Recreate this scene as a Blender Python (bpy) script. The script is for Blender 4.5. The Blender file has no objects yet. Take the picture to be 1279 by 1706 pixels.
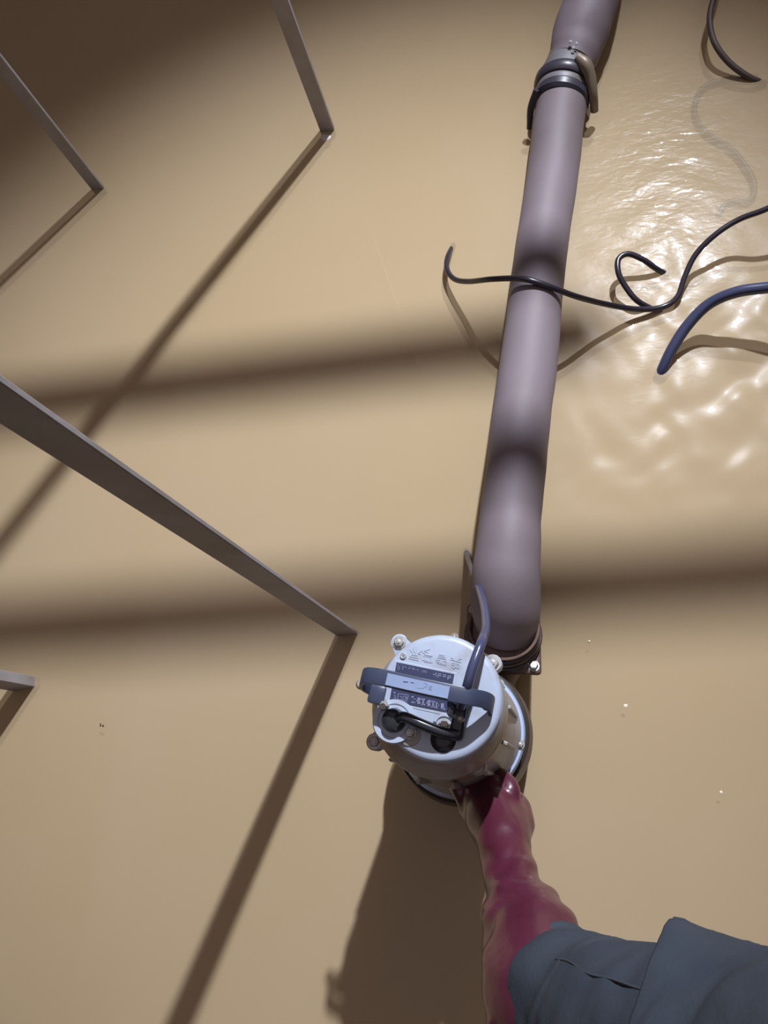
import bpy, bmesh, math, random
import numpy as np
from mathutils import Vector, Matrix, noise

R_ = random.Random(7)
# ------------------------------------------------------------------ camera
F = 1281.0
H = 1.30
_n = Vector((303, -447, -1281)).normalized()          # straight down, in camera axes
_u = -_n
_Y = (Vector((0, 1, 0)) - _u[1] * _u).normalized()
_X = _Y.cross(_u)
ROT = Matrix((_X, _Y, _u))                            # camera axes -> world
CAM = Vector((0, 0, H))


def at(px, py, z=0.0):
    """world point at height z on the sight line through a pixel of the 1279x1706 frame"""
    r = ROT @ Vector((px - 639.5, -(py - 853.0), -F))
    return CAM + r * ((z - H) / r.z)


def pxm(px, py, z):
    """pixels per metre at that point"""
    return F / (-(ROT.transposed() @ (at(px, py, z) - CAM)).z)


cam_d = bpy.data.cameras.new('camera')
cam = bpy.data.objects.new('camera', cam_d)
bpy.context.scene.collection.objects.link(cam)
cam.matrix_world = Matrix.Translation(CAM) @ ROT.to_4x4()
cam_d.sensor_fit = 'VERTICAL'
cam_d.sensor_height = 36.0
cam_d.lens = 36.0 * F / 1706.0
cam_d.clip_start = 0.02
scene = bpy.context.scene
scene.camera = cam
scene.view_settings.view_transform = 'Standard'
scene.view_settings.look = 'None'
scene.view_settings.gamma = 1.0
scene.view_settings.use_curve_mapping = False
scene.view_settings.exposure = 0.0

# ------------------------------------------------------------------ light
world = bpy.data.worlds.new('world')
scene.world = world
world.use_nodes = True
bg = world.node_tree.nodes['Background']
bg.inputs[0].default_value = (0.92, 0.80, 0.84, 1)
bg.inputs[1].default_value = 0.42

LAMP = Vector((0.735, 3.405, 3.71))
AIM = Vector((-0.48, 0.22, 0.0))
sp = bpy.data.lights.new('flood_spot', 'SPOT')
sp.energy = 1660
sp.color = (0.84, 0.90, 1.0)
sp.shadow_soft_size = 0.055
sp.spot_size = math.radians(36)
sp.spot_blend = 1.0
spo = bpy.data.objects.new('flood_spot', sp)
scene.collection.objects.link(spo)
spo.location = LAMP
spo.rotation_euler = (AIM - LAMP).to_track_quat('-Z', 'Y').to_euler()

# ------------------------------------------------------------------ helpers
C = scene.collection


def link(name, me, mat=None, parent=None, smooth=True):
    o = bpy.data.objects.new(name, me)
    C.objects.link(o)
    if mat:
        me.materials.append(mat)
    if smooth is not None:
        me.polygons.foreach_set('use_smooth', [bool(smooth)] * len(me.polygons))
    if parent is not None:
        # verts are written in world coordinates: bring them to the parent's
        base = parent
        off = Vector((0, 0, 0))
        while base is not None:
            off += base.location
            base = base.parent
        me.transform(Matrix.Translation(-off))
        o.parent = parent
    return o


def recentre(o):
    """put a top-level mesh's origin at its base"""
    vs = [v.co for v in o.data.vertices]
    c = Vector((sum(v.x for v in vs) / len(vs), sum(v.y for v in vs) / len(vs), min(v.z for v in vs)))
    o.data.transform(Matrix.Translation(-c))
    o.location = c
    return o


def tag(o, label=None, cat=None, group=None, kind=None):
    if label: o['label'] = label
    if cat: o['category'] = cat
    if group: o['group'] = group
    if kind: o['kind'] = kind
    return o


def empty(name, loc):
    o = bpy.data.objects.new(name, None)
    C.objects.link(o)
    o.location = loc
    o.empty_display_size = 0.02
    return o


def mesh_from(verts, faces, name='m'):
    me = bpy.data.meshes.new(name)
    me.from_pydata([tuple(v) for v in verts], [], faces)
    me.update()
    return me


def merge(parts):
    V, Fc = [], []
    for v, f in parts:
        n = len(V)
        V += list(v)
        Fc += [tuple(i + n for i in q) for q in f]
    return V, Fc


def smooth_path(pts, step=0.01):
    """Catmull-Rom through 3-D points"""
    P = [Vector(p) for p in pts]
    P = [P[0] * 2 - P[1]] + P + [P[-1] * 2 - P[-2]]
    out, par = [], []
    for i in range(1, len(P) - 2):
        a, b, c, d = P[i - 1], P[i], P[i + 1], P[i + 2]
        n = max(2, int((c - b).length / step))
        for k in range(n):
            t = k / n
            out.append(0.5 * ((2 * b) + (c - a) * t + (2 * a - 5 * b + 4 * c - d) * t * t + (3 * b - a - 3 * c + d) * t ** 3))
            par.append(i - 1 + t)
    out.append(P[-2]); par.append(len(P) - 3)
    return out, par


def tube(pts, rad, seg=16, step=0.01, caps=True, mod=None, flat=1.0):
    """swept tube; rad is a number or one radius per point. mod(i,t,ang)->radius factor"""
    path, par = smooth_path(pts, step)
    if not hasattr(rad, '__len__'):
        rad = [rad] * len(pts)
    V, Fc = [], []
    T = [(path[min(i + 1, len(path) - 1)] - path[max(i - 1, 0)]).normalized() for i in range(len(path))]
    ref = Vector((0, 0, 1)) if abs(T[0].z) < 0.9 else Vector((0, 1, 0))
    nrm = (ref - T[0] * ref.dot(T[0])).normalized()
    for i, p in enumerate(path):
        nrm = (nrm - T[i] * nrm.dot(T[i])).normalized()
        bi = T[i].cross(nrm)
        k = min(int(par[i]), len(rad) - 2)
        fr = par[i] - k
        fr = fr * fr * (3 - 2 * fr)
        r = rad[k] * (1 - fr) + rad[k + 1] * fr
        for j in range(seg):
            a = 2 * math.pi * j / seg
            rr = r * (mod(par[i], a) if mod else 1.0)
            V.append(p + nrm * (math.cos(a) * rr * flat) + bi * (math.sin(a) * rr))
    n = len(path)
    for i in range(n - 1):
        for j in range(seg):
            j2 = (j + 1) % seg
            Fc.append((i * seg + j, i * seg + j2, (i + 1) * seg + j2, (i + 1) * seg + j))
    if caps:
        Fc.append(tuple(reversed(range(seg))))
        Fc.append(tuple(range((n - 1) * seg, n * seg)))
    return V, Fc


def lathe(c, prof, seg=64, axis=Vector((0, 0, 1)), mod=None):
    """prof = [(r, h)] along axis from c, closed at both ends"""
    axis = axis.normalized()
    ref = Vector((1, 0, 0)) if abs(axis.x) < 0.9 else Vector((0, 1, 0))
    e1 = (ref - axis * ref.dot(axis)).normalized()
    e2 = axis.cross(e1)
    V, Fc = [], []
    for r, h in prof:
        for j in range(seg):
            a = 2 * math.pi * j / seg
            rr = r * (mod(a, h) if mod else 1)
            V.append(c + axis * h + e1 * (math.cos(a) * rr) + e2 * (math.sin(a) * rr))
    n = len(prof)
    for i in range(n - 1):
        for j in range(seg):
            j2 = (j + 1) % seg
            Fc.append((i * seg + j, i * seg + j2, (i + 1) * seg + j2, (i + 1) * seg + j))
    Fc.append(tuple(reversed(range(seg))))
    Fc.append(tuple(range((n - 1) * seg, n * seg)))
    return V, Fc


def box(c, ex, ey, ez):
    """box at c with three half-axes"""
    V = [c + ex * sx + ey * sy + ez * sz for sz in (-1, 1) for sx, sy in ((-1, -1), (1, -1), (1, 1), (-1, 1))]
    return V, [(3, 2, 1, 0), (4, 5, 6, 7), (0, 1, 5, 4), (1, 2, 6, 5), (2, 3, 7, 6), (3, 0, 4, 7)]


def bevel(me, w, seg=2, ang=35):
    bm = bmesh.new(); bm.from_mesh(me)
    es = [e for e in bm.edges if len(e.link_faces) == 2 and e.calc_face_angle(0) > math.radians(ang)]
    bmesh.ops.bevel(bm, geom=es, offset=w, segments=seg, affect='EDGES', profile=0.5, clamp_overlap=True)
    bm.to_mesh(me); bm.free()
    return me


def fix_normals(me):
    bm = bmesh.new(); bm.from_mesh(me)
    bmesh.ops.recalc_face_normals(bm, faces=bm.faces)
    bm.to_mesh(me); bm.free()
    return me


def part(name, vf, mat, parent=None, smooth=True, bev=0, seg=2):
    me = fix_normals(mesh_from(*vf, name))
    if bev:
        bevel(me, bev, seg)
    o = link(name, me, mat, parent, smooth)
    if smooth:
        try:
            me.set_sharp_from_angle(angle=math.radians(38))
        except Exception:
            pass
    return o


# ------------------------------------------------------------------ materials
def mat(name, col, rough=0.5, metal=0.0, coat=0.0, noise_=None, bump=None, spec=0.5):
    """noise_ = (colour2, scale, low, high, detail); bump = (scale, strength, distance)"""
    m = bpy.data.materials.new(name); m.use_nodes = True
    nt = m.node_tree; b = nt.nodes['Principled BSDF']
    b.inputs['Base Color'].default_value = (*col, 1)
    b.inputs['Roughness'].default_value = rough
    b.inputs['Metallic'].default_value = metal
    b.inputs['Coat Weight'].default_value = coat
    b.inputs['Coat Roughness'].default_value = 0.08
    b.inputs['Specular IOR Level'].default_value = spec
    tc = nt.nodes.new('ShaderNodeTexCoord')
    if noise_:
        c2, sc, lo, hi = noise_[:4]
        nz = nt.nodes.new('ShaderNodeTexNoise'); nz.inputs['Scale'].default_value = sc
        nz.inputs['Detail'].default_value = 6
        nt.links.new(tc.outputs['Object'], nz.inputs['Vector'])
        cr = nt.nodes.new('ShaderNodeValToRGB')
        cr.color_ramp.elements[0].position = lo; cr.color_ramp.elements[0].color = (*col, 1)
        cr.color_ramp.elements[1].position = hi; cr.color_ramp.elements[1].color = (*c2, 1)
        nt.links.new(nz.outputs['Fac'], cr.inputs['Fac'])
        nt.links.new(cr.outputs['Color'], b.inputs['Base Color'])
    if bump:
        nz2 = nt.nodes.new('ShaderNodeTexNoise'); nz2.inputs['Scale'].default_value = bump[0]
        nz2.inputs['Detail'].default_value = 5
        nt.links.new(tc.outputs['Object'], nz2.inputs['Vector'])
        bp = nt.nodes.new('ShaderNodeBump'); bp.inputs['Strength'].default_value = bump[1]
        bp.inputs['Distance'].default_value = bump[2]
        nt.links.new(nz2.outputs['Fac'], bp.inputs['Height'])
        nt.links.new(bp.outputs['Normal'], b.inputs['Normal'])
    return m


M_post = mat('muddy_steel', (0.35, 0.32, 0.33), 0.6, 0.1, noise_=((0.27, 0.23, 0.205), 9, 0.4, 0.7), bump=(60, 0.3, 0.002))
M_paint = mat('pale_blue_paint', (0.39, 0.435, 0.54), 0.38, noise_=((0.25, 0.235, 0.24), 22, 0.52, 0.78), bump=(90, 0.12, 0.001))
M_flank = mat('muddy_shaded_paint', (0.34, 0.33, 0.34), 0.42, noise_=((0.24, 0.17, 0.13), 14, 0.42, 0.66), bump=(50, 0.2, 0.001))  # grey base holds the shade of the flank, brown noise its mud
M_rim = mat('blue_paint', (0.36, 0.44, 0.62), 0.35, noise_=((0.30, 0.27, 0.26), 20, 0.5, 0.72))
M_rubber = mat('black_rubber', (0.020, 0.021, 0.027), 0.28, bump=(120, 0.1, 0.001))
M_handle = mat('dark_slate_plastic', (0.045, 0.055, 0.095), 0.36, bump=(200, 0.1, 0.0005))
M_hlabel = mat('handle_label_grey', (0.25, 0.31, 0.47), 0.45, bump=(90, 0.35, 0.0006))
M_plate = mat('nameplate_dark_blue', (0.035, 0.04, 0.09), 0.4)
M_ink = mat('nameplate_print', (0.20, 0.215, 0.33), 0.5)
M_bolt = mat('bolt_steel', (0.42, 0.41, 0.40), 0.38, 0.5, noise_=((0.25, 0.20, 0.16), 60, 0.45, 0.7))
M_rust = mat('rusty_iron', (0.13, 0.075, 0.055), 0.5, 0.0, noise_=((0.085, 0.05, 0.04), 30, 0.4, 0.7), bump=(70, 0.35, 0.002))
M_iron = mat('dark_wet_iron', (0.035, 0.026, 0.024), 0.4, bump=(40, 0.3, 0.002))
M_hose = mat('hose_fabric', (0.190, 0.150, 0.168), 0.62, noise_=((0.16, 0.125, 0.130), 5, 0.45, 0.75), bump=(160, 0.15, 0.001))
M_cable = mat('dark_cable', (0.030, 0.024, 0.034), 0.26)
M_cableb = mat('blue_black_cable', (0.055, 0.060, 0.12), 0.24)
M_mcable = mat('muddy_cable', (0.065, 0.042, 0.036), 0.6)
M_ring = mat('dark_coupling_ring', (0.045, 0.04, 0.055), 0.35)
M_coup = mat('grey_coupling', (0.17, 0.16, 0.175), 0.5, 0.1, noise_=((0.13, 0.105, 0.075), 25, 0.45, 0.7))
M_brass = mat('muddy_brass', (0.20, 0.155, 0.105), 0.45, 0.2)
M_glove = mat('dark_red_rubber', (0.088, 0.015, 0.033), 0.34, coat=0.22, spec=0.7, noise_=((0.07, 0.010, 0.022), 14, 0.4, 0.7), bump=(22, 0.35, 0.006))
M_sleeve = mat('slate_cotton', (0.052, 0.062, 0.078), 0.85, spec=0.2, noise_=((0.037, 0.047, 0.066), 12, 0.35, 0.7), bump=(260, 0.35, 0.001))
M_seam = mat('sleeve_stitching', (0.05, 0.06, 0.075), 0.8)
M_wall = mat('wet_concrete', (0.18, 0.15, 0.12), 0.8, noise_=((0.12, 0.10, 0.08), 2, 0.35, 0.7), bump=(8, 0.5, 0.02))
M_pipe = mat('galvanised_tube', (0.35, 0.34, 0.33), 0.45, 0.6)
M_lamp = mat('lamp_housing', (0.03, 0.03, 0.035), 0.4, 0.3)
M_foam_refl = mat('foam_reflection', (0.62, 0.55, 0.50), 0.5)
M_drop = mat('wet_highlight', (0.45, 0.42, 0.42), 0.08, coat=1.0)
M_speck = mat('floating_speck', (0.10, 0.055, 0.035), 0.5)
M_froth = mat('pale_speck', (0.75, 0.66, 0.52), 0.3)

MUD = (0.53, 0.400, 0.240)
m = bpy.data.materials.new('silt'); m.use_nodes = True
b = m.node_tree.nodes['Principled BSDF']
b.inputs['Base Color'].default_value = (*MUD, 1); b.inputs['Roughness'].default_value = 1.0
b.inputs['Specular IOR Level'].default_value = 0.0
M_silt = m


def water_mat():
    m = bpy.data.materials.new('turbid_water'); m.use_nodes = True
    nt = m.node_tree; nt.nodes.clear()
    N = nt.nodes.new; L = nt.links.new
    out = N('ShaderNodeOutputMaterial')
    tc = N('ShaderNodeTexCoord')
    # silt clouds: slow, real colour variation of the suspended mud
    nz = N('ShaderNodeTexNoise'); nz.inputs['Scale'].default_value = 1.6; nz.inputs['Detail'].default_value = 3
    L(tc.outputs['Object'], nz.inputs['Vector'])
    cr = N('ShaderNodeValToRGB')
    cr.color_ramp.elements[0].position = 0.30; cr.color_ramp.elements[0].color = (0.505, 0.378, 0.22, 1)
    cr.color_ramp.elements[1].position = 0.72; cr.color_ramp.elements[1].color = (0.555, 0.425, 0.275, 1)
    L(nz.outputs['Fac'], cr.inputs['Fac'])
    dif = N('ShaderNodeBsdfDiffuse'); L(cr.outputs['Color'], dif.inputs['Color'])
    tr = N('ShaderNodeBsdfTransparent')
    body = N('ShaderNodeMixShader'); body.inputs[0].default_value = 0.58
    L(tr.outputs[0], body.inputs[1]); L(dif.outputs[0], body.inputs[2])
    # fine ripple, living only where the mesh carries the 'ripple' attribute
    at_ = N('ShaderNodeAttribute'); at_.attribute_name = 'ripple'
    n2 = N('ShaderNodeTexNoise'); n2.inputs['Scale'].default_value = 55; n2.inputs['Detail'].default_value = 2.0
    n2.inputs['Distortion'].default_value = 0.4
    mp = N('ShaderNodeMapping'); mp.inputs['Scale'].default_value = (0.75, 1.5, 1)
    mp.inputs['Rotation'].default_value = (0, 0, math.radians(-18))
    L(tc.outputs['Object'], mp.inputs['Vector']); L(mp.outputs[0], n2.inputs['Vector'])
    mul = N('ShaderNodeMath'); mul.operation = 'MULTIPLY'
    L(n2.outputs['Fac'], mul.inputs[0]); L(at_.outputs['Fac'], mul.inputs[1])
    bp = N('ShaderNodeBump'); bp.inputs['Strength'].default_value = 1.0; bp.inputs['Distance'].default_value = 0.0014
    L(mul.outputs[0], bp.inputs['Height'])
    fr = N('ShaderNodeFresnel'); fr.inputs['IOR'].default_value = 1.33
    L(bp.outputs[0], fr.inputs['Normal'])
    g1 = N('ShaderNodeBsdfGlossy'); g1.inputs['Roughness'].default_value = 0.022
    L(bp.outputs[0], g1.inputs['Normal'])
    g2 = N('ShaderNodeBsdfGlossy'); g2.inputs['Roughness'].default_value = 0.28
    L(bp.outputs[0], g2.inputs['Normal'])
    gm = N('ShaderNodeMixShader'); gm.inputs[0].default_value = 0.35
    L(g1.outputs[0], gm.inputs[1]); L(g2.outputs[0], gm.inputs[2])
    fin = N('ShaderNodeMixShader')
    L(fr.outputs[0], fin.inputs[0]); L(body.outputs[0], fin.inputs[1]); L(gm.outputs[0], fin.inputs[2])
    L(fin.outputs[0], out.inputs['Surface'])
    return m


M_water = water_mat()

# ------------------------------------------------------------------ setting: pit floor, walls, water
WX0, WX1, WY0, WY1 = -3.2, 3.2, -2.6, 4.0


def slab(name, x0, x1, y0, y1, z0, z1, m, label):
    c = Vector(((x0 + x1) / 2, (y0 + y1) / 2, (z0 + z1) / 2))
    o = part(name, box(c, Vector(((x1 - x0) / 2, 0, 0)), Vector((0, (y1 - y0) / 2, 0)), Vector((0, 0, (z1 - z0) / 2))), m, None, False)
    return tag(o, label, None, None, 'structure')


slab('floor', WX0 - .2, WX1 + .2, WY0 - .2, WY1 + .2, -0.40, -0.016, M_silt, 'bed of dense tan mud just under the water')
slab('wall_left', WX0 - .2, WX0, WY0 - .2, WY1 + .2, -0.4, 4.0, M_wall, 'wet concrete pit wall on the left')
slab('wall_right', WX1, WX1 + .2, WY0 - .2, WY1 + .2, -0.4, 4.0, M_wall, 'wet concrete pit wall on the right')
slab('wall_back', WX0, WX1, WY1, WY1 + .2, -0.4, 4.0, M_wall, 'wet concrete pit wall at the far end')
slab('wall_front', WX0, WX1, WY0 - .2, WY0, -0.4, 4.0, M_wall, 'wet concrete pit wall behind the viewer')


def build_water():
    st = 0.0045
    xs = np.concatenate([np.linspace(WX0, -1.75, 12)[:-1], np.linspace(-1.75, -0.22, 60)[:-1], np.arange(-0.22, 0.62, st), np.linspace(0.62, WX1, 22)])
    ys = np.concatenate([np.linspace(WY0, -0.55, 14)[:-1], np.linspace(-0.55, 0.16, 60)[:-1], np.arange(0.16, 1.95, st), np.linspace(1.95, WY1, 18)])
    Xg, Yg = np.meshgrid(xs, ys, indexing='ij')
    rng = np.random.RandomState(11)

    def waves(lam0, lam1, n, dirc, spread, seed):
        r = np.random.RandomState(seed)
        Z = np.zeros_like(Xg)
        for _ in range(n):
            lam = lam0 * (lam1 / lam0) ** r.rand()
            th = dirc + spread * (r.rand() - .5)
            k = 2 * np.pi / lam
            ph = r.rand() * 6.283
            # warp so crests break up
            wx = Xg + 0.25 * lam * np.sin(Yg * k * .37 + ph * 2)
            wy = Yg + 0.25 * lam * np.sin(Xg * k * .41 + ph * 3)
            Z += (lam / 6.283) * np.sin(k * (wx * np.cos(th) + wy * np.sin(th)) + ph)
        return Z / math.sqrt(n)          # rms slope about 0.7

    def env(cx, cy, sx, sy, rot=0.0):
        c, s = math.cos(rot), math.sin(rot)
        dx, dy = Xg - cx, Yg - cy
        a = (dx * c + dy * s) / sx; b_ = (-dx * s + dy * c) / sy
        return np.exp(-(a * a + b_ * b_))

    pA = at(1090, 270); pB = at(1130, 540); pC = at(1050, 760); pD = at(1270, 740); pE = at(1250, 560)
    e_fine = env(pA.x, pA.y, .17, .30, 0.0)
    e_mid = env(pB.x, pB.y, .17, .20)
    e_low = env(pC.x, pC.y, .16, .09)
    e_d = env(pD.x, pD.y, .12, .16)
    e_e = env(pE.x, pE.y, .14, .14)
    cl = at(935, 165); e_cl = env(cl.x, cl.y, .14, .14)
    patch = np.abs(waves(.10, .2, 6, 1.2, 3.0, 21)) * 2.4
    Z = 0.026 * e_fine * waves(.016, .045, 14, 1.75, 1.5, 1) * patch
    Z += 0.034 * (e_fine + .6 * e_mid) * waves(.06, .14, 8, 1.7, 1.6, 2)
    Z += 0.088 * e_mid * waves(.05, .14, 10, 0.9, 2.8, 3)
    Z += 0.10 * (e_low * .9 + e_d * .55 + e_e) * waves(.05, .13, 9, 1.2, 2.0, 4)
    Z += 0.03 * e_cl * waves(.02, .05, 8, 1.0, 3.1, 5)
    Z += 0.008 * waves(.25, .6, 6, 1.4, 3.0, 6) * env(0.2, .9, .9, 1.0)
    rip = np.clip(0.9 * e_fine + .10 * e_mid + .10 * e_cl + .10 * e_low, 0, 1.0)
    nx, ny = Xg.shape
    co = np.stack([Xg, Yg, Z], -1).reshape(-1, 3)
    idx = np.arange(nx * ny).reshape(nx, ny)
    q = np.stack([idx[:-1, :-1], idx[1:, :-1], idx[1:, 1:], idx[:-1, 1:]], -1).reshape(-1, 4)
    me = bpy.data.meshes.new('water_surface')
    me.vertices.add(len(co)); me.vertices.foreach_set('co', co.ravel())
    me.loops.add(q.size); me.loops.foreach_set('vertex_index', q.ravel().astype(np.int32))
    me.polygons.add(len(q)); me.polygons.foreach_set('loop_start', np.arange(0, q.size, 4, dtype=np.int32))
    me.polygons.foreach_set('use_smooth', np.ones(len(q), dtype=bool))
    a = me.attributes.new('ripple', 'FLOAT', 'POINT'); a.data.foreach_set('value', rip.ravel().astype(np.float32))
    me.update(calc_edges=True); me.validate()
    me.materials.append(M_water)
    o = bpy.data.objects.new('water_surface', me); C.objects.link(o)
    tag(o, 'turbid orange-tan flood water filling the pit, rippled and glinting at the right', 'water', None, 'stuff')
    return o


build_water()

# ------------------------------------------------------------------ steel posts standing in the water
POSTG = 'upright steel posts in the water'
HX = (at(601, 1056) - at(555, 1060)); HX.z = 0; HX.normalize()
HY = Vector((-HX.y, HX.x, 0))


def post(px, py, w, d, label, rot=0.0, top=1.95):
    c0 = at(px, py)
    ex = HX.copy(); ey = HY.copy()
    Rm = Matrix.Rotation(rot, 3, 'Z'); ex = Rm @ ex; ey = Rm @ ey
    root = empty('steel_post', (c0.x, c0.y, -0.39))
    tag(root, label, 'post', POSTG)
    c = Vector((c0.x, c0.y, 0)) + ey * (d / 2)
    z0, z1 = -0.39, top
    mid = (z0 + z1) / 2; hz = Vector((0, 0, (z1 - z0) / 2))
    part('web', box(c + Vector((0, 0, mid)), ex * (w / 2), ey * (d / 2), hz), M_post, root, False, 0.0012, 1)
    
    return root


post(578, 1058, .039, .0065, 'grey steel upright nearest the pump, its wet foot just left of the handle')
post(545, 219, .033, .010, 'dark steel upright at the top, standing left of the hose coupling', rot=-0.15)
post(163, 316, .032, .008, 'dark steel upright standing in the upper left corner of the water', rot=-0.1)
post(40, 1148, .045, .020, 'steel upright with a pale lit face at the left edge of the photo', rot=0.12)

# ------------------------------------------------------------------ bracing tubes above the pit (their shadows cross the water)


def brace(pa, pb, s, r, label, stop=None):
    def up(p):
        w = at(*p); return w + (LAMP - w) * s
    a, b_ = up(pa), up(pb)
    d = b_ - a
    p0 = a + d * ((WX0 + .005 - a.x) / d.x); p1 = a + d * ((WX1 - .005 - a.x) / d.x)
    if stop is not None:
        w = at(*stop); p1 = a + d * (((w + (LAMP - w) * s).x - a.x) / d.x)
    o = part('bracing_tube', tube([p0, p1], r, 20, 10), M_pipe)
    recentre(o)
    return tag(o, label, 'tube', 'bracing tubes across the pit')


brace((0, 676), (620, 598), .50, .0275, 'galvanised tube jutting from the left pit wall overhead, the farther one', (1000, 545))  # read from its shadow; end cut short to keep the glare lit
brace((0, 1050), (1279, 952), .50, .0260, 'galvanised tube spanning the pit overhead, the nearer one')

# ------------------------------------------------------------------ floodlight on the far wall
lr = empty('floodlight', LAMP)
tag(lr, 'round work floodlight hung from the far pit wall, shining down on the water', 'lamp')
ax = (AIM - LAMP).normalized()
part('reflector', lathe(LAMP - ax * .06, [(0.02, 0), (.06, 0), (.09, .03), (.11, .10), (.105, .10), (.084, .035), (.05, .008), (.02, .006)], 40, ax), M_lamp, lr)
part('bracket', tube([LAMP - ax * .05, LAMP + Vector((.02, .25, .10)), Vector((LAMP.x + .02, 3.99, 3.80))], .012, 12, .05), M_lamp, lr)
part('mounting_plate', box(Vector((LAMP.x + .02, 3.99, 3.80)), Vector((.06, 0, 0)), Vector((0, .008, 0)), Vector((0, 0, .08))), M_lamp, lr, False, .003)


# ------------------------------------------------------------------ pump
def m(x, y, z):
    """point of the 3.762x close-up of the pump (origin 580,1020) at height z"""
    return at(580 + x / 3.762, 1020 + y / 3.762, z)


ZC = 0.40
ZB = 0.155
K = 0.89


def lk(c, prof, seg=64, axis=Vector((0, 0, 1)), mod=None):
    return lathe(c, [(r * K, h * K) for r, h in prof], seg, axis, mod)

capc = at(722, 1170, ZC)
basc = at(764, 1216, ZB)
AX = Vector((basc.x, basc.y, 0))
pump = empty('submersible_pump', (AX.x, AX.y, -.05))
tag(pump, 'pale blue submersible water pump standing in the muddy water, held by the red glove', 'pump')
UP = Vector((0, 0, 1))
LEAN = Vector((capc.x - basc.x, capc.y - basc.y, ZC - ZB)).normalized()
B0 = Vector((basc.x, basc.y, ZB))


def on(h): return B0 + LEAN * ((h - ZB) / LEAN.z)


CT = ZC - .038
part('volute', lathe(on(-.05), [(.06, 0), (.088, .004), (.096, .03), (.103, .10), (.105, .15), (.101, .175), (.09, .182)], 72, LEAN,
     lambda a, h: 1 + .03 * math.sin(a - .6)), M_iron, pump)
part('base_flange', lathe(on(ZB - .022), [(.080, 0), (.0925, .002), (.0940, .006), (.0940, .018), (.092, .022), (.075, .0235)], 96, LEAN), M_rim, pump)
part('motor_body', lathe(on(ZB - .002), [(.078, 0), (.0890, .001), (.0865, .012), (.0825, .03), (.0805, .10), (.0790, .17), (.078, CT - ZB + .002 - .02)], 96, LEAN), M_flank, pump)
part('motor_rim', lathe(on(CT - .020), [(.070, 0), (.0805, .001), (.0820, .004), (.0820, .016), (.0805, .020), (.070, .021)], 96, LEAN), M_flank, pump)
TC = at(731, 1161, ZC)                           # the top face sits a little off the motor axis


def loft(rings, seg=96):
    V, Fc = [], []
    for c, r in rings:
        for j in range(seg):
            t = 2 * math.pi * j / seg
            V.append(c + Vector((math.cos(t) * r, math.sin(t) * r, 0)))
    for i in range(len(rings) - 1):
        for j in range(seg):
            k = (j + 1) % seg
            Fc.append((i * seg + j, i * seg + k, (i + 1) * seg + k, (i + 1) * seg + j))
    Fc += [tuple(reversed(range(seg))), tuple(range((len(rings) - 1) * seg, len(rings) * seg))]
    return V, Fc


def mixc(t, z):
    p = on(CT).lerp(TC, t)
    return Vector((p.x, p.y, z))


part('cap_skirt', loft([(mixc(0, CT), .070), (mixc(0, CT + .001), .0808), (mixc(.15, CT + .008), .0800), (mixc(.6, CT + .020), .0765), (mixc(.9, CT + .028), .0730), (mixc(1, CT + .0300), .06)]), M_flank, pump)
cap_o = part('end_cap', loft([(mixc(1, CT + .0295), .060), (mixc(1, CT + .0296), .0722), (mixc(1, CT + .0325), .0724), (mixc(1, CT + .0355), .0708), (mixc(1, CT + .0372), .0685), (mixc(1, CT + .038), .065), (mixc(1, ZC), .03), (mixc(1, ZC), .005)]), M_paint, pump)
Z0 = ZC


def bolt(c, r, h, axis=LEAN, name='bolt', mt=None, washer=True):
    parts = []
    if washer:
        parts.append(lk(c, [(r * .3, 0), (r * 1.35, 0), (r * 1.35, .0012), (r * .3, .0013)], 20, axis))
    parts.append(lk(c, [(r * .9, .001), (r, .0015), (r, h * .8), (r * .8, h), (r * .3, h * 1.0)], 6, axis))
    parts.append(lk(c, [(r * .45, h * .9), (r * .45, h * 1.25), (r * .2, h * 1.3)], 10, axis))
    return part(name, merge(parts), mt or M_bolt, pump, True)


# lugs round the rim, each with a bolt; the lower two wear the shaded paint
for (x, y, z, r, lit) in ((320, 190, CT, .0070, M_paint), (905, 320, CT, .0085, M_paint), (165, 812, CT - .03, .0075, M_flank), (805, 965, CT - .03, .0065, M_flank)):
    c = m(x, y, z)
    ctr = on(z); d = (c - ctr); d.z = 0; d.normalize()
    inner = c - d * .020
    side = Vector((-d.y, d.x, 0))
    V, Fc = [], []
    pr = [inner - side * .015, c - side * .0100]
    for k in range(9):
        a = -math.pi / 2 + math.pi * k / 8
        pr.append(c + d * (.0108 * math.cos(a)) + side * (.0108 * math.sin(a)))
    pr += [c + side * .0100, inner + side * .015]
    n = len(pr)
    V = [p - UP * .020 for p in pr] + [p.copy() for p in pr]
    Fc = [tuple(reversed(range(n))), tuple(range(n, 2 * n))] + [(i, (i + 1) % n, n + (i + 1) % n, n + i) for i in range(n)]
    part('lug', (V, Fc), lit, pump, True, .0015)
    bolt(c, r, .006)
# bolts round the base flange
for k in range(6):
    ref = m(1055, 825, ZB); ctr = on(ZB)
    a0 = math.atan2(ref.y - ctr.y, ref.x - ctr.x)
    a = a0 + k * math.pi / 3
    bolt(ctr + Vector((math.cos(a), math.sin(a), 0)) * .0885, .0055, .006)
# small cast ribs down the body
for k in range(12):
    a = k * math.pi / 6 + .2
    d = Vector((math.cos(a), math.sin(a), 0)); s = Vector((-d.y, d.x, 0))
    c = on(ZB + .09) + d * .0815
    part('rib', box(c, d * .004, s * .0022, UP * .075), M_flank, pump, False, .001)

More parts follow.
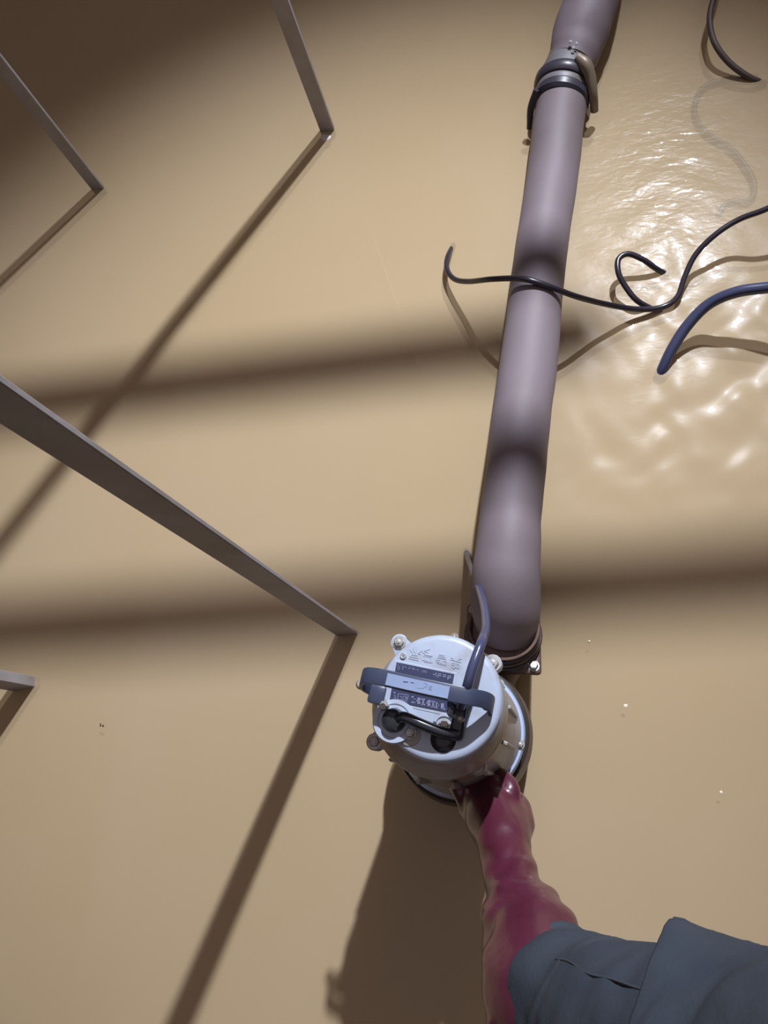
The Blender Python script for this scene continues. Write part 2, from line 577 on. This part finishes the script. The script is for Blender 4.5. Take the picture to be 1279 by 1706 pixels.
# raised pads on the cap
part('cable_boss', lk(m(292, 685, ZC - .002), [(.020, 0), (.0290, .0), (.0290, .004), (.0275, .0062), (.022, .0064), (.0205, .0050)], 48, LEAN), M_paint, pump)
part('bolt_boss', lk(m(605, 715, ZC - .002), [(.006, 0), (.0150, 0), (.0150, .0070), (.0138, .0085), (.0115, .0085), (.0100, .0060), (.004, .006)], 36, LEAN), M_paint, pump)
part('bolt_boss', lk(m(388, 765, ZC - .004), [(.006, 0), (.0165, 0), (.0150, .0050), (.0125, .0060), (.004, .006)], 32, LEAN), M_flank, pump)
bolt(m(228, 590, ZC), .0068, .008)
bolt(m(388, 758, ZC + .002), .0062, .006)
bolt(m(603, 708, ZC + .004), .0058, .005)
bolt(m(665, 158, ZC - .012), .0040, .004)

# nameplate
TL, TR, BR, BL = (303, 313), (664, 388), (622, 626), (258, 553)


def plate(corners, z, th):
    top = [m(x, y, z) for x, y in corners]
    V = [p - UP * th for p in top] + top
    return V, [(0, 1, 2, 3), (7, 6, 5, 4)] + [(i, (i + 1) % 4, 4 + (i + 1) % 4, 4 + i) for i in range(4)]


ZN = ZC + .0016
part('nameplate_pad', plate([(288, 298), (682, 380), (640, 655), (240, 565)], ZC + .0006, .004), M_paint, pump, False, .0006)
np_o = part('nameplate', plate([TL, TR, BR, BL], ZN, .002), M_plate, pump, False)


def stroke(a, b_, z, w, h):
    pa, pb = at(*a, z), at(*b_, z)
    d = pb - pa
    L = d.length
    if L < 1e-6: return [], []
    d.normalize(); s = Vector((-d.y, d.x, 0))
    return box((pa + pb) / 2, d * (L / 2 + w * .3), s * (w / 2), UP * (h / 2))


def strokes(lst, sc, ox, oy, z, w, h):
    return merge([stroke((ox + x0 / sc, oy + y0 / sc), (ox + x1 / sc, oy + y1 / sc), z, w, h) for x0, y0, x1, y1 in lst])


# the four cast characters above the plate, stroke by stroke
SC = 10.66
CH = [
    [(240, 122, 288, 188), (298, 110, 325, 178), (368, 118, 345, 196), (462, 152, 392, 192), (272, 222, 375, 238), (236, 250, 385, 285), (214, 284, 392, 325), (338, 196, 330, 240), (385, 200, 432, 216)],
    [(472, 178, 500, 200), (492, 158, 566, 184), (505, 150, 600, 122), (500, 214, 645, 246), (486, 238, 620, 264), (512, 250, 500, 338), (545, 268, 538, 342), (580, 272, 574, 348), (615, 262, 622, 352), (462, 316, 645, 358), (500, 344, 622, 366)],
    [(760, 214, 864, 238), (752, 245, 872, 270), (738, 274, 884, 302), (762, 212, 744, 288), (864, 238, 852, 300), (708, 310, 772, 325), (712, 312, 716, 352), (772, 326, 756, 362), (728, 348, 762, 358), (802, 330, 796, 364), (838, 334, 894, 346), (840, 336, 830, 382), (892, 348, 872, 386), (728, 370, 884, 410), (812, 368, 802, 424)],
    [(972, 264, 1012, 296), (1158, 294, 1100, 316), (960, 308, 1150, 356), (1052, 330, 1046, 460), (994, 340, 984, 402), (986, 402, 1034, 416), (1000, 368, 1038, 380), (1082, 360, 1076, 424), (1114, 362, 1106, 432), (1076, 394, 1112, 402), (984, 434, 1022, 472), (1022, 472, 1050, 450), (1062, 450, 1112, 470), (1134, 420, 1112, 470)],
]
for ch in CH:
    part('character', strokes(ch, SC, 660, 1070, ZC + .0001, .0007, .0010), M_paint, pump, False)
ec = at(660 + 125 / SC, 1070 + 245 / SC, ZC)
part('round_emblem', merge([lk(ec, [(.0028, 0), (.0042, 0), (.0042, .0018), (.0034, .0022), (.0028, .0018)], 24, UP),
     strokes([(110, 225, 140, 262), (138, 222, 112, 265), (125, 215, 125, 275)], SC, 660, 1070, ZC + .001, .0007, .002)]), M_flank, pump)

# printed rows on the nameplate
rows = []
r2 = random.Random(3)


def glyph_row(x0, y0, x1, y1, n, hgt, sc, ox, oy, z, w):
    out = []
    dx, dy = (x1 - x0) / n, (y1 - y0) / n
    for i in range(n):
        cx, cy = x0 + dx * (i + .5), y0 + dy * (i + .5)
        W_ = dx * .30
        for k in range(r2.choice((2, 3, 3, 4))):
            if r2.random() < .5:
                xx = cx + W_ * r2.choice((-1, 0, 1)); out.append((xx, cy - hgt / 2, xx - 2, cy + hgt / 2))
            else:
                yy = cy + hgt / 2 * r2.choice((-1, 0, 1)); out.append((cx - W_, yy - 3, cx + W_, yy + 3))
    return strokes(out, sc, ox, oy, z, w, .0004)


zz = ZN + .0002
print_rows = [
    glyph_row(290, 95, 760, 215, 13, 34, SC, 640, 1100, zz, .00045),
    glyph_row(850, 245, 1200, 320, 4, 60, SC, 640, 1100, zz, .0010),
    strokes([(248, 52, 240, 170), (248, 52, 262, 56), (240, 170, 256, 174), (275, 100, 268, 165), (330, 100, 325, 170), (315, 130, 350, 136)], SC, 640, 1100, zz, .0005, .0004),
    strokes([(160, 560, 190, 600), (200, 560, 185, 600), (175, 620, 205, 650), (205, 640, 190, 700), (170, 660, 200, 665),
             (245, 595, 238, 690), (245, 595, 430, 618), (430, 618, 405, 720), (238, 690, 400, 735), (280, 640, 320, 665), (320, 665, 360, 635), (300, 690, 350, 690), (375, 640, 395, 690), (400, 650, 372, 700)], SC, 640, 1100, zz, .00075, .0004),
    glyph_row(470, 690, 1090, 830, 7, 95, SC, 640, 1100, zz, .0016),
]
for pr_ in print_rows:
    part('print_row', pr_, M_ink, np_o, False)

# gland block and black glands
part('gland_block', box(m(690, 690, ZC + .004), (m(690, 690, 0) - m(660, 690, 0)), (m(690, 780, 0) - m(705, 690, 0)) * .9, UP * .008), M_rubber, pump, True, .004, 3)
part('cable_gland', lk(m(700, 560, ZC - .002), [(.008, 0), (.015, 0), (.015, .008), (.012, .012), (.0115, .022), (.008, .026)], 24, LEAN), M_rubber, pump)
part('cable_gland', lk(m(290, 680, ZC), [(.008, 0), (.0155, 0), (.0155, .007), (.0135, .012), (.0125, .018), (.006, .021)], 28, LEAN), M_rubber, pump)
part('cable_gland', lk(m(598, 800, ZC - .004), [(.008, 0), (.0165, 0), (.0165, .005), (.013, .009), (.006, .011)], 28, LEAN), M_rubber, pump)
part('link_cable', tube([m(290, 685, ZC + .010), m(340, 655, ZC + .017), m(430, 690, ZC + .019), m(520, 728, ZC + .017), m(600, 755, ZC + .013), m(690, 765, ZC + .008)], .0061, 16, .004), M_rubber, pump)
part('gland_screw', lk(m(706, 672, ZC + .010), [(.003, 0), (.0045, 0), (.0045, .006), (.002, .008)], 14, LEAN), M_bolt, pump)
part('dark_clip', plate([(578, 150), (655, 152), (722, 238), (650, 205)], ZC - .005, .004), M_handle, pump, False, .0006)

# handle: a bowed strap with turned-down ends
hd = (m(780, 535, 0) - m(235, 415, 0)); hd.normalize()
hw = Vector((-hd.y, hd.x, 0))


def strap(pts, w, th, step=.004):
    path, _ = smooth_path(pts, step)
    V, Fc = [], []
    for i, p in enumerate(path):
        t = (path[min(i + 1, len(path) - 1)] - path[max(i - 1, 0)]).normalized()
        nn = t.cross(hw).normalized()
        if nn.z < 0 and i == 0: pass
        for a, b_ in ((-1, -1), (-1, 1), (1, 1), (1, -1)):
            V.append(p + hw * (a * w / 2) + nn * (b_ * th / 2))
    n = len(path)
    for i in range(n - 1):
        for j in range(4):
            j2 = (j + 1) % 4
            Fc.append((i * 4 + j, i * 4 + j2, (i + 1) * 4 + j2, (i + 1) * 4 + j))
    Fc += [(3, 2, 1, 0), tuple(range((n - 1) * 4, n * 4))]
    return V, Fc


ZH = ZC + .044
handle = part('handle', strap([m(165, 480, ZC - .006), m(98, 440, ZC + .014), m(100, 400, ZC + .036), m(160, 400, ZH - .002), m(235, 414, ZH), m(440, 462, ZH + .003), m(640, 505, ZH + .002), m(760, 530, ZH - .002), m(850, 548, ZH - .016), m(895, 575, ZC + .014), m(895, 620, ZC - .012)], .0186, .0050), M_handle, pump, True, .0012)
hl = part('handle_label', strap([m(240, 418, ZH + .0038), m(440, 463, ZH + .0068), m(630, 504, ZH + .0058)], .0132, .0012), M_hlabel, handle, False)
lz = ZH + .0078
part('label_lettering', merge([strokes([(705, 405, 745, 410), (745, 410, 770, 440), (770, 440, 745, 480), (745, 480, 700, 475), (705, 405, 700, 475), (735, 425, 740, 455),
     (800, 455, 850, 462), (800, 455, 790, 510), (790, 510, 840, 525), (795, 485, 840, 490),
     (590, 488, 700, 500), (470, 385, 530, 395), (340, 360, 420, 375)], SC, 640, 1100, lz - .0003, .0005, .0006)]), M_hlabel, hl, False)
part('handle_bolt', lk(m(868, 588, ZC + .016), [(.003, 0), (.0060, 0), (.0060, .004), (.0045, .006), (.002, .006)], 16, (m(800, 560, ZC + .06) - m(868, 588, ZC)).normalized()), M_bolt, handle)
part('handle_foot', box(m(190, 520, ZC - .008), hd * .010, hw * .011, UP * .012), M_handle, handle, True, .003, 2)
part('handle_foot', box(m(855, 640, ZC - .014), hd * .011, hw * .012, UP * .012), M_handle, handle, True, .003, 2)
part('handle_lug', lk(m(85, 455, ZC - .002), [(.003, 0), (.0065, 0), (.0070, .005), (.004, .010)], 18, UP), M_flank, handle)

# power cable from the gland up under the handle and down into the water
part('power_cable', tube([m(705, 590, ZC + .016), m(735, 500, ZC + .036), m(752, 440, ZC + .045), m(775, 355, ZC + .048), m(805, 270, ZC + .045), m(838, 180, ZC + .032),
     at(809, 1046, .365), at(806, 1012, .285), at(797, 978, .19), at(786, 946, .095), at(779, 926, .012), at(776, 918, -.012)], .0056, 16, .005), M_cableb, pump)

# discharge elbow and flange
FC = at(838, 1064, .080)
fn = Vector((0.05, 0.22, .97)).normalized()
fx = (at(900, 1068, .08) - at(840, 1068, .08)); fx.z = 0; fx.normalize(); fx = (fx - fn * fx.dot(fn)).normalized()
fy = fn.cross(fx)
part('discharge_elbow', tube([on(.03) + Vector((.02, .05, 0)), (on(.03) + FC) / 2 + Vector((0, .03, -.02)), FC - fn * .04, FC - fn * .006], [.05, .048, .045, .045], 28, .01), M_rust, pump)
flange = part('discharge_flange', box(FC, fx * .058, fy * .058, fn * .006), M_rust, pump, True, .010, 3)
for sx in (-1, 1):
    for sy in (-1, 1):
        c = FC + fx * sx * .046 + fy * sy * .046 + fn * .006
        part('flange_bolt', merge([lk(c, [(.004, 0), (.0098, 0), (.0098, .0012), (.003, .0013)], 20, fn),
             lk(c, [(.008, .001), (.0082, .006), (.006, .0078), (.002, .008)], 6, fn)]), M_bolt, flange)

# ------------------------------------------------------------------ hoses
def hose_mod(seed, amp=.012):
    def f(t, a):
        return 1 + amp * noise.noise(Vector((t * 1.7 + seed, math.cos(a) * 1.2, math.sin(a) * 1.2))) * 2
    return f


def hrad(px, py, z, w): return w / 2 / pxm(px, py, z)


# px, py, centre height, pixel width
HP = [(843, 1052, .100, 100), (843, 1035, .115, 108), (842, 1005, .145, 116), (842, 965, .168, 114), (846, 915, .175, 107), (850, 860, .172, 102), (858, 790, .166, 99), (867, 700, .150, 98),
      (881, 600, .112, 95), (892, 490, .085, 89), (905, 390, .066, 86), (919, 300, .052, 85), (929, 215, .045, 84), (938, 150, .044, 82)]
hose = empty('discharge_hose', at(905, 390, 0))
tag(hose, 'lavender-grey fabric hose running from the pump flange up to the dark coupling', 'hose')
part('hose_tube', tube([at(x, y, z) for x, y, z, w in HP], [hrad(*p) for p in HP], 48, .008, True, hose_mod(1)), M_hose, hose)
hx0 = at(843, 1052, .092)
hax = (at(842, 1012, .115) - at(843, 1056, .085)).normalized()
part('hose_tail', lathe(FC + fn * .0062, [(.03, 0), (.056, 0), (.056, .006), (.047, .010), (.046, .03), (.03, .032)], 48, fn), M_rust, hose)
for k in range(4):
    c = FC + fn * (.0165 + k * .0075) + (hx0 - FC) * (.25 * k) * .35
    rr = .0575 - .0018 * k
    ring = [c + (fx * math.cos(a) + fy * math.sin(a)) * rr for a in [2 * math.pi * j / 40 for j in range(41)]]
    part('binding_wire', tube(ring, .0026, 8, .01, False), M_rust if k % 2 else M_iron, hose)

# coupling with its rings and lug, and the hose beyond it
cA, cB = at(934, 178, .045), at(958, 70, .055)
cax = (cB - cA).normalized()
coup = empty('hose_coupling', at(936, 130, 0))
tag(coup, 'dark ringed metal coupling joining the two grey hoses, wet with spray', 'coupling')
q0 = at(936, 160, .046)
part('coupling_body', lathe(q0, [(.040, -.01), (.052, -.008), (.054, 0), (.054, .05), (.050, .065), (.046, .085), (.044, .115), (.03, .116)], 48, cax), M_coup, coup)
part('clamp_ring', lathe(q0, [(.040, -.024), (.052, -.024), (.0575, -.018), (.0575, -.006), (.053, -.002), (.04, -.002)], 48, cax), M_ring, coup)
part('clamp_ring', lathe(q0, [(.045, .012), (.058, .013), (.0615, .018), (.0615, .032), (.058, .037), (.045, .038)], 48, cax), M_ring, coup)
part('gasket', lathe(q0, [(.045, -.002), (.0545, -.001), (.0555, .005), (.0545, .011), (.045, .012)], 48, cax), M_coup, coup)
part('cam_lug', tube([at(962, 96, .105), at(975, 108, .10), at(983, 128, .085), at(988, 160, .06), at(990, 185, .03)], [.010, .013, .011, .009, .008], 14, .006), M_brass, coup)
part('cam_shade_bar', tube([at(893, 150, .085), at(884, 180, .055), at(881, 215, .02)], [.006, .007, .005], 12, .006), M_ring, coup)  # dark bar modelled in place of the shade on the coupling's left

# small drops standing in for the white highlights on the wet coupling
for (fx_, fy_, fz_, fr_) in ((950, 70, .110, .0038), (960, 73, .110, .0030), (955, 80, .109, .0035)):
    part('highlight_drop', lathe(at(fx_, fy_, fz_) - UP * fr_ * .5, [(fr_ * .3, 0), (fr_ * .9, fr_ * .3), (fr_, fr_ * .6), (fr_ * .7, fr_ * 1.1), (fr_ * .2, fr_ * 1.3)], 14, UP), M_drop, coup)
UPP = [(950, 108, .055, 76), (958, 85, .060, 84), (968, 50, .070, 92), (984, 5, .085, 90), (1000, -50, .095, 84), (1018, -120, .10, 76), (1040, -220, .10, 66), (1065, -330, .10, 56)]
uh = part('upper_hose', tube([at(x, y, z) for x, y, z, w in UPP], [hrad(*p) for p in UPP], 40, .01, True, hose_mod(5, .02)), M_hose)
recentre(uh)
tag(uh, 'short stretch of lavender-grey hose beyond the coupling, leaving the top of the photo', 'hose')

# ------------------------------------------------------------------ loose cables
CG = 'loose cables lying in the water'


def cable(name, pts, r, mt, label, seg=12):
    o = part(name, tube([at(*p) for p in pts], r, seg, .006), mt)
    recentre(o)
    return tag(o, label, 'cable', CG)


cable('electric_cable', [(1700, 260, -.012), (1560, 262, .05), (1440, 280, .085), (1330, 318, .09), (1279, 347, .075), (1230, 366, .060), (1190, 392, .05), (1158, 425, .035), (1140, 462, .022), (1128, 495, .012), (1102, 512, .008), (1060, 515, .020), (1010, 507, .055), (960, 494, .105), (925, 481, .132),
      (893, 470, .145), (865, 464, .143), (820, 465, .112), (780, 469, .060), (757, 465, .032), (745, 450, .022), (745, 430, .014), (755, 408, -.012)], .0052, M_cable,
      'thin dark cable lying across the grey hose, hooked down into the water at its left')
cable('electric_cable', [(1112, 458, -.012), (1092, 447, .012), (1070, 432, .030), (1046, 423, .040), (1030, 432, .042), (1030, 455, .040), (1042, 478, .030), (1060, 500, .018), (1084, 514, -.004), (1100, 520, -.02)], .0054, M_cable,
      'small standing loop of dark cable left of the brightest glare')
cable('electric_cable', [(1720, 500, -.012), (1600, 480, .04), (1480, 470, .085), (1360, 470, .10), (1279, 479, .085), (1225, 487, .075), (1180, 507, .055), (1145, 542, .035), (1120, 580, .018), (1102, 618, -.004), (1092, 642, -.03)], .0098, M_cableb,
      'thick blue-black cable curving into the glare at the right edge')
cable('electric_cable', [(1290, -330, -.012), (1255, -220, .03), (1220, -120, .05), (1200, -40, .05), (1184, 15, .045), (1183, 45, .04), (1192, 75, .035), (1215, 105, .02), (1248, 129, .004), (1275, 140, -.012)], .0060, M_mcable,
      'brown cable coming down from the top right corner into the water')
cable('electric_cable', [(1262, 127, -.006), (1215, 132, -.009), (1175, 144, -.010), (1158, 170, -.010), (1160, 200, -.010), (1180, 225, -.0095), (1215, 247, -.0085), (1240, 275, -.0085), (1256, 308, -.0095), (1248, 334, -.010), (1212, 338, -.012), (1195, 360, -.015)], .0058, M_iron,
      'drowned cable winding just under the surface at the upper right')

# ------------------------------------------------------------------ small floating bits
def blob(name, px, py, r, mt, label, cat, n=5, flat=.5):
    parts = []
    c = at(px, py, 0)
    for i in range(n):
        q = c + Vector(((R_.random() - .5) * r * 2.2, (R_.random() - .5) * r * 1.0, 0))
        rr = r * (.4 + .5 * R_.random())
        parts.append(lathe(q - UP * rr * .3, [(rr * .3, 0), (rr * .9, rr * .2 * flat), (rr, rr * .5 * flat), (rr * .75, rr * .9 * flat), (rr * .2, rr * 1.05 * flat)], 12, UP))
    o = part(name, merge(parts), mt)
    recentre(o)
    return tag(o, label, cat, 'bits floating on the water')


blob('foot_reflection', 544, 228, .010, M_foam_refl, 'small pale clump standing in for the reflection at the foot of the top steel upright', 'reflection', 7)  # pale clump modelled for the reflection at the waterline
blob('floating_speck', 170, 1208, .0035, M_speck, 'tiny dark speck floating on the water below the pale-faced left upright', 'debris', 3)
blob('floating_speck', 1252, 1583, .0045, M_speck, 'dark speck floating near the sleeve at the bottom right', 'debris', 2)
blob('floating_speck', 1041, 1176, .0035, M_froth, 'pale speck floating on the water right of the pump', 'debris', 4)
blob('floating_speck', 980, 1068, .0022, M_froth, 'tiny bright bubble right of the flange bolt', 'debris', 1, 1.2)
blob('floating_speck', 1204, 1320, .0030, M_froth, 'pale bubble floating right of the red glove', 'debris', 2)
blob('floating_speck', 680, 592, .0060, M_foam_refl, 'pale smear of foam left of the hose, above the middle of the photo', 'debris', 3, .25)

# ------------------------------------------------------------------ person: gloved hand and sleeve
person = empty('person', at(880, 1480, .0))
tag(person, 'person reaching in, only the dark red rubber glove and slate-grey sleeve in view', 'person')


def capsule_chain(pts, rad, seg=14):
    return tube(pts, rad, seg, .006)


G = []
# palm and wrist as overlapping tapered masses
G.append(tube([at(806, 1336, .205), at(820, 1360, .23), at(836, 1400, .26), at(848, 1440, .285), at(856, 1480, .31), at(872, 1524, .34), at(892, 1578, .37), at(900, 1650, .42), at(960, 1730, .47)],
         [.030, .036, .034, .032, .035, .043, .053, .058, .056], 24, .008))
G.append(tube([at(786, 1340, .195), at(806, 1364, .22), at(834, 1410, .265)], [.021, .026, .025], 18, .008))
G.append(tube([at(840, 1338, .21), at(850, 1368, .235), at(853, 1412, .27)], [.021, .025, .026], 18, .008))
# loose gauntlet sagging on the left of the sleeve
G.append(tube([at(868, 1535, .345), at(876, 1590, .37), at(882, 1660, .40), at(888, 1740, .45)], [.043, .046, .045, .043], 22, .008))
# four fingers hooked round the barrel, under the rim
for (a, b_, c_, d_, r) in (
        ((850, 1344, .220), (850, 1318, .225), (836, 1296, .205), (818, 1286, .185), .0120),
        ((826, 1340, .220), (820, 1312, .225), (804, 1293, .203), (790, 1284, .182), .0124),
        ((800, 1338, .215), (791, 1312, .217), (777, 1296, .195), (766, 1288, .175), .0118),
        ((776, 1336, .205), (766, 1316, .205), (753, 1303, .187), (746, 1294, .168), .0105)):
    G.append(tube([at(*a), at(*b_), at(*c_), at(*d_)], [r * 1.15, r * 1.08, r, r * .85], 14, .006))
# thumb folded against the right of the barrel, below the base flange edge
G.append(tube([at(858, 1404, .255), at(868, 1376, .235), at(868, 1350, .205), at(858, 1326, .175)], [.019, .0165, .0140, .0115], 14, .006))
me = fix_normals(mesh_from(*merge(G), 'glove'))
go = link('glove', me, M_glove, person)
rm = go.modifiers.new('r', 'REMESH'); rm.mode = 'VOXEL'; rm.voxel_size = .0032
smm = go.modifiers.new('s', 'SMOOTH'); smm.iterations = 7; smm.factor = .6
dg = bpy.context.evaluated_depsgraph_get()
me2 = bpy.data.meshes.new_from_object(go.evaluated_get(dg))
go.modifiers.clear(); go.data = me2
# wrinkles at the wrist and cuff, pushed along the normals
wr = at(866, 1520, .34) - person.location
for v in me2.vertices:
    p = v.co
    d = (p - wr).length
    k = math.exp(-(d / .09) ** 2)
    w = .0022 * k * math.sin(p.y * 190 + p.x * 60 + 3 * noise.noise(p * 16)) + .0018 * k * math.sin(p.x * 150 - p.y * 90 + 4 * noise.noise(p * 12 + Vector((3, 0, 0)))) + noise.noise(Vector((p.x * 22, p.y * 22, p.z * 22 + 5))) * .0035
    v.co = p + v.normal * w
me2.polygons.foreach_set('use_smooth', [True] * len(me2.polygons))
me2.update()

# sleeve
SP = [(920, 1650, .40, 104), (938, 1662, .415, 110), (968, 1688, .46, 124), (1020, 1726, .50, 148), (1090, 1768, .56, 182), (1190, 1815, .62, 212), (1330, 1880, .70, 240), (1500, 1950, .78, 270)]
SR = [w / pxm(x, y, z) for x, y, z, w in SP]


def sleeve_mod(t, a):
    n = noise.noise(Vector((t * 1.3, math.cos(a) * 1.4 + 3, math.sin(a) * 1.4)))
    n2 = noise.noise(Vector((t * 3.1 + 9, math.cos(a) * 2.2, math.sin(a) * 2.2)))
    f = 1 + .045 * n + .034 * n2 + .014 * noise.noise(Vector((t * 8, math.cos(a) * 5, math.sin(a) * 5)))
    f += .014 * math.sin(t * 5 + 2.2 * math.sin(a))
    f -= .035 * math.exp(-((t - 4.3) / .25) ** 2)
    f += .012 * math.exp(-(t / .18) ** 2)
    return f


sv, sf = tube([at(x, y, z) for x, y, z, w in SP], SR, 96, .008, False, sleeve_mod)
sme = fix_normals(mesh_from(sv, sf, 'sleeve'))
so = link('sleeve', sme, M_sleeve, person)
sol = so.modifiers.new('t', 'SOLIDIFY'); sol.thickness = .003; sol.offset = -1
# cuff hem and stitched seams riding on the sleeve
path_n = len(sv) // 96


def proj(p):
    q = ROT.transposed() @ (p - CAM)
    return 639.5 - q.x / q.z * F, 853 + q.y / q.z * F


ctrs = [sum((sv[i * 96 + j] for j in range(96)), Vector()) / 96 for i in range(path_n)]


def seam(pix, r, name):
    """stitching laid on the sleeve cloth through the given places"""
    pts = []
    for px, py in pix:
        bestd, bp_ = 1e9, None
        for i in range(path_n):
            for j in range(96):
                v = sv[i * 96 + j]
                out = (v - ctrs[i]).normalized()
                if out.dot((CAM - v).normalized()) < .15: continue
                u, w = proj(v)
                dd = (u - px) ** 2 + (w - py) ** 2
                if dd < bestd: bestd, bp_ = dd, v + out * .0001
        pts.append(bp_)
    return part(name, tube(pts, r, 8, .006), M_seam, so)


# the wider upper sleeve overlapping the forearm piece, with a free edge
def col(j, t):
    t = min(max(t, 0), path_n - 1.001)
    i = int(t); fr = t - i
    v = sv[i * 96 + j] * (1 - fr) + sv[(i + 1) * 96 + j] * fr
    c = ctrs[i] * (1 - fr) + ctrs[i + 1] * fr
    return v, (v - c).normalized()


starts = []
for j in range(96):
    t = 4.0
    while t < path_n - 8:
        u, w = proj(col(j, t)[0])
        if u > 1128 - (w - 1550) * .24: break
        t += .25
    starts.append(t)
for _ in range(3):
    starts = [(starts[j - 1] + 2 * starts[j] + starts[(j + 1) % 96]) / 4 for j in range(96)]
uv, uf = [], []
nr = 34
for i in range(nr):
    for j in range(96):
        t = starts[j] + (path_n - 1.01 - starts[j]) * (i / (nr - 1)) ** 1.3
        v, n_ = col(j, t)
        lift = .0075 + .0085 * math.exp(-((t - starts[j]) / 3.5) ** 2) + .003 * noise.noise(v * 18)
        uv.append(v + n_ * lift)
for i in range(nr - 1):
    for j in range(96):
        k = (j + 1) % 96
        uf.append((i * 96 + j, i * 96 + k, (i + 1) * 96 + k, (i + 1) * 96 + j))
# the bent elbow closes the sleeve beyond the frame
last = uv[-96:]
lc = sum(last, Vector()) / 96
ed = (ctrs[-1] - ctrs[-3]).normalized()
for q, (sc_, ad) in enumerate(((.97, .03), (.86, .062), (.66, .088), (.36, .104), (.05, .11))):
    for v in last:
        uv.append(lc + (v - lc) * sc_ + ed * ad)
    for j in range(96):
        k = (j + 1) % 96
        r0 = (nr - 1 + q) * 96
        uf.append((r0 + j, r0 + k, r0 + 96 + k, r0 + 96 + j))
uf.append(tuple(range((nr + 4) * 96, (nr + 5) * 96)))
us = link('upper_sleeve', fix_normals(mesh_from(uv, uf, 'upper_sleeve')), M_sleeve, person)
us2 = us.modifiers.new('t', 'SOLIDIFY'); us2.thickness = .004; us2.offset = -1

hem = [sv[j % 96] for j in range(97)]
part('cuff_hem', tube(hem, .0016, 8, .01, False), M_sleeve, so)
seam([(925, 1600), (950, 1604), (985, 1622), (1020, 1638), (1060, 1648), (1090, 1660)], .0010, 'seam')
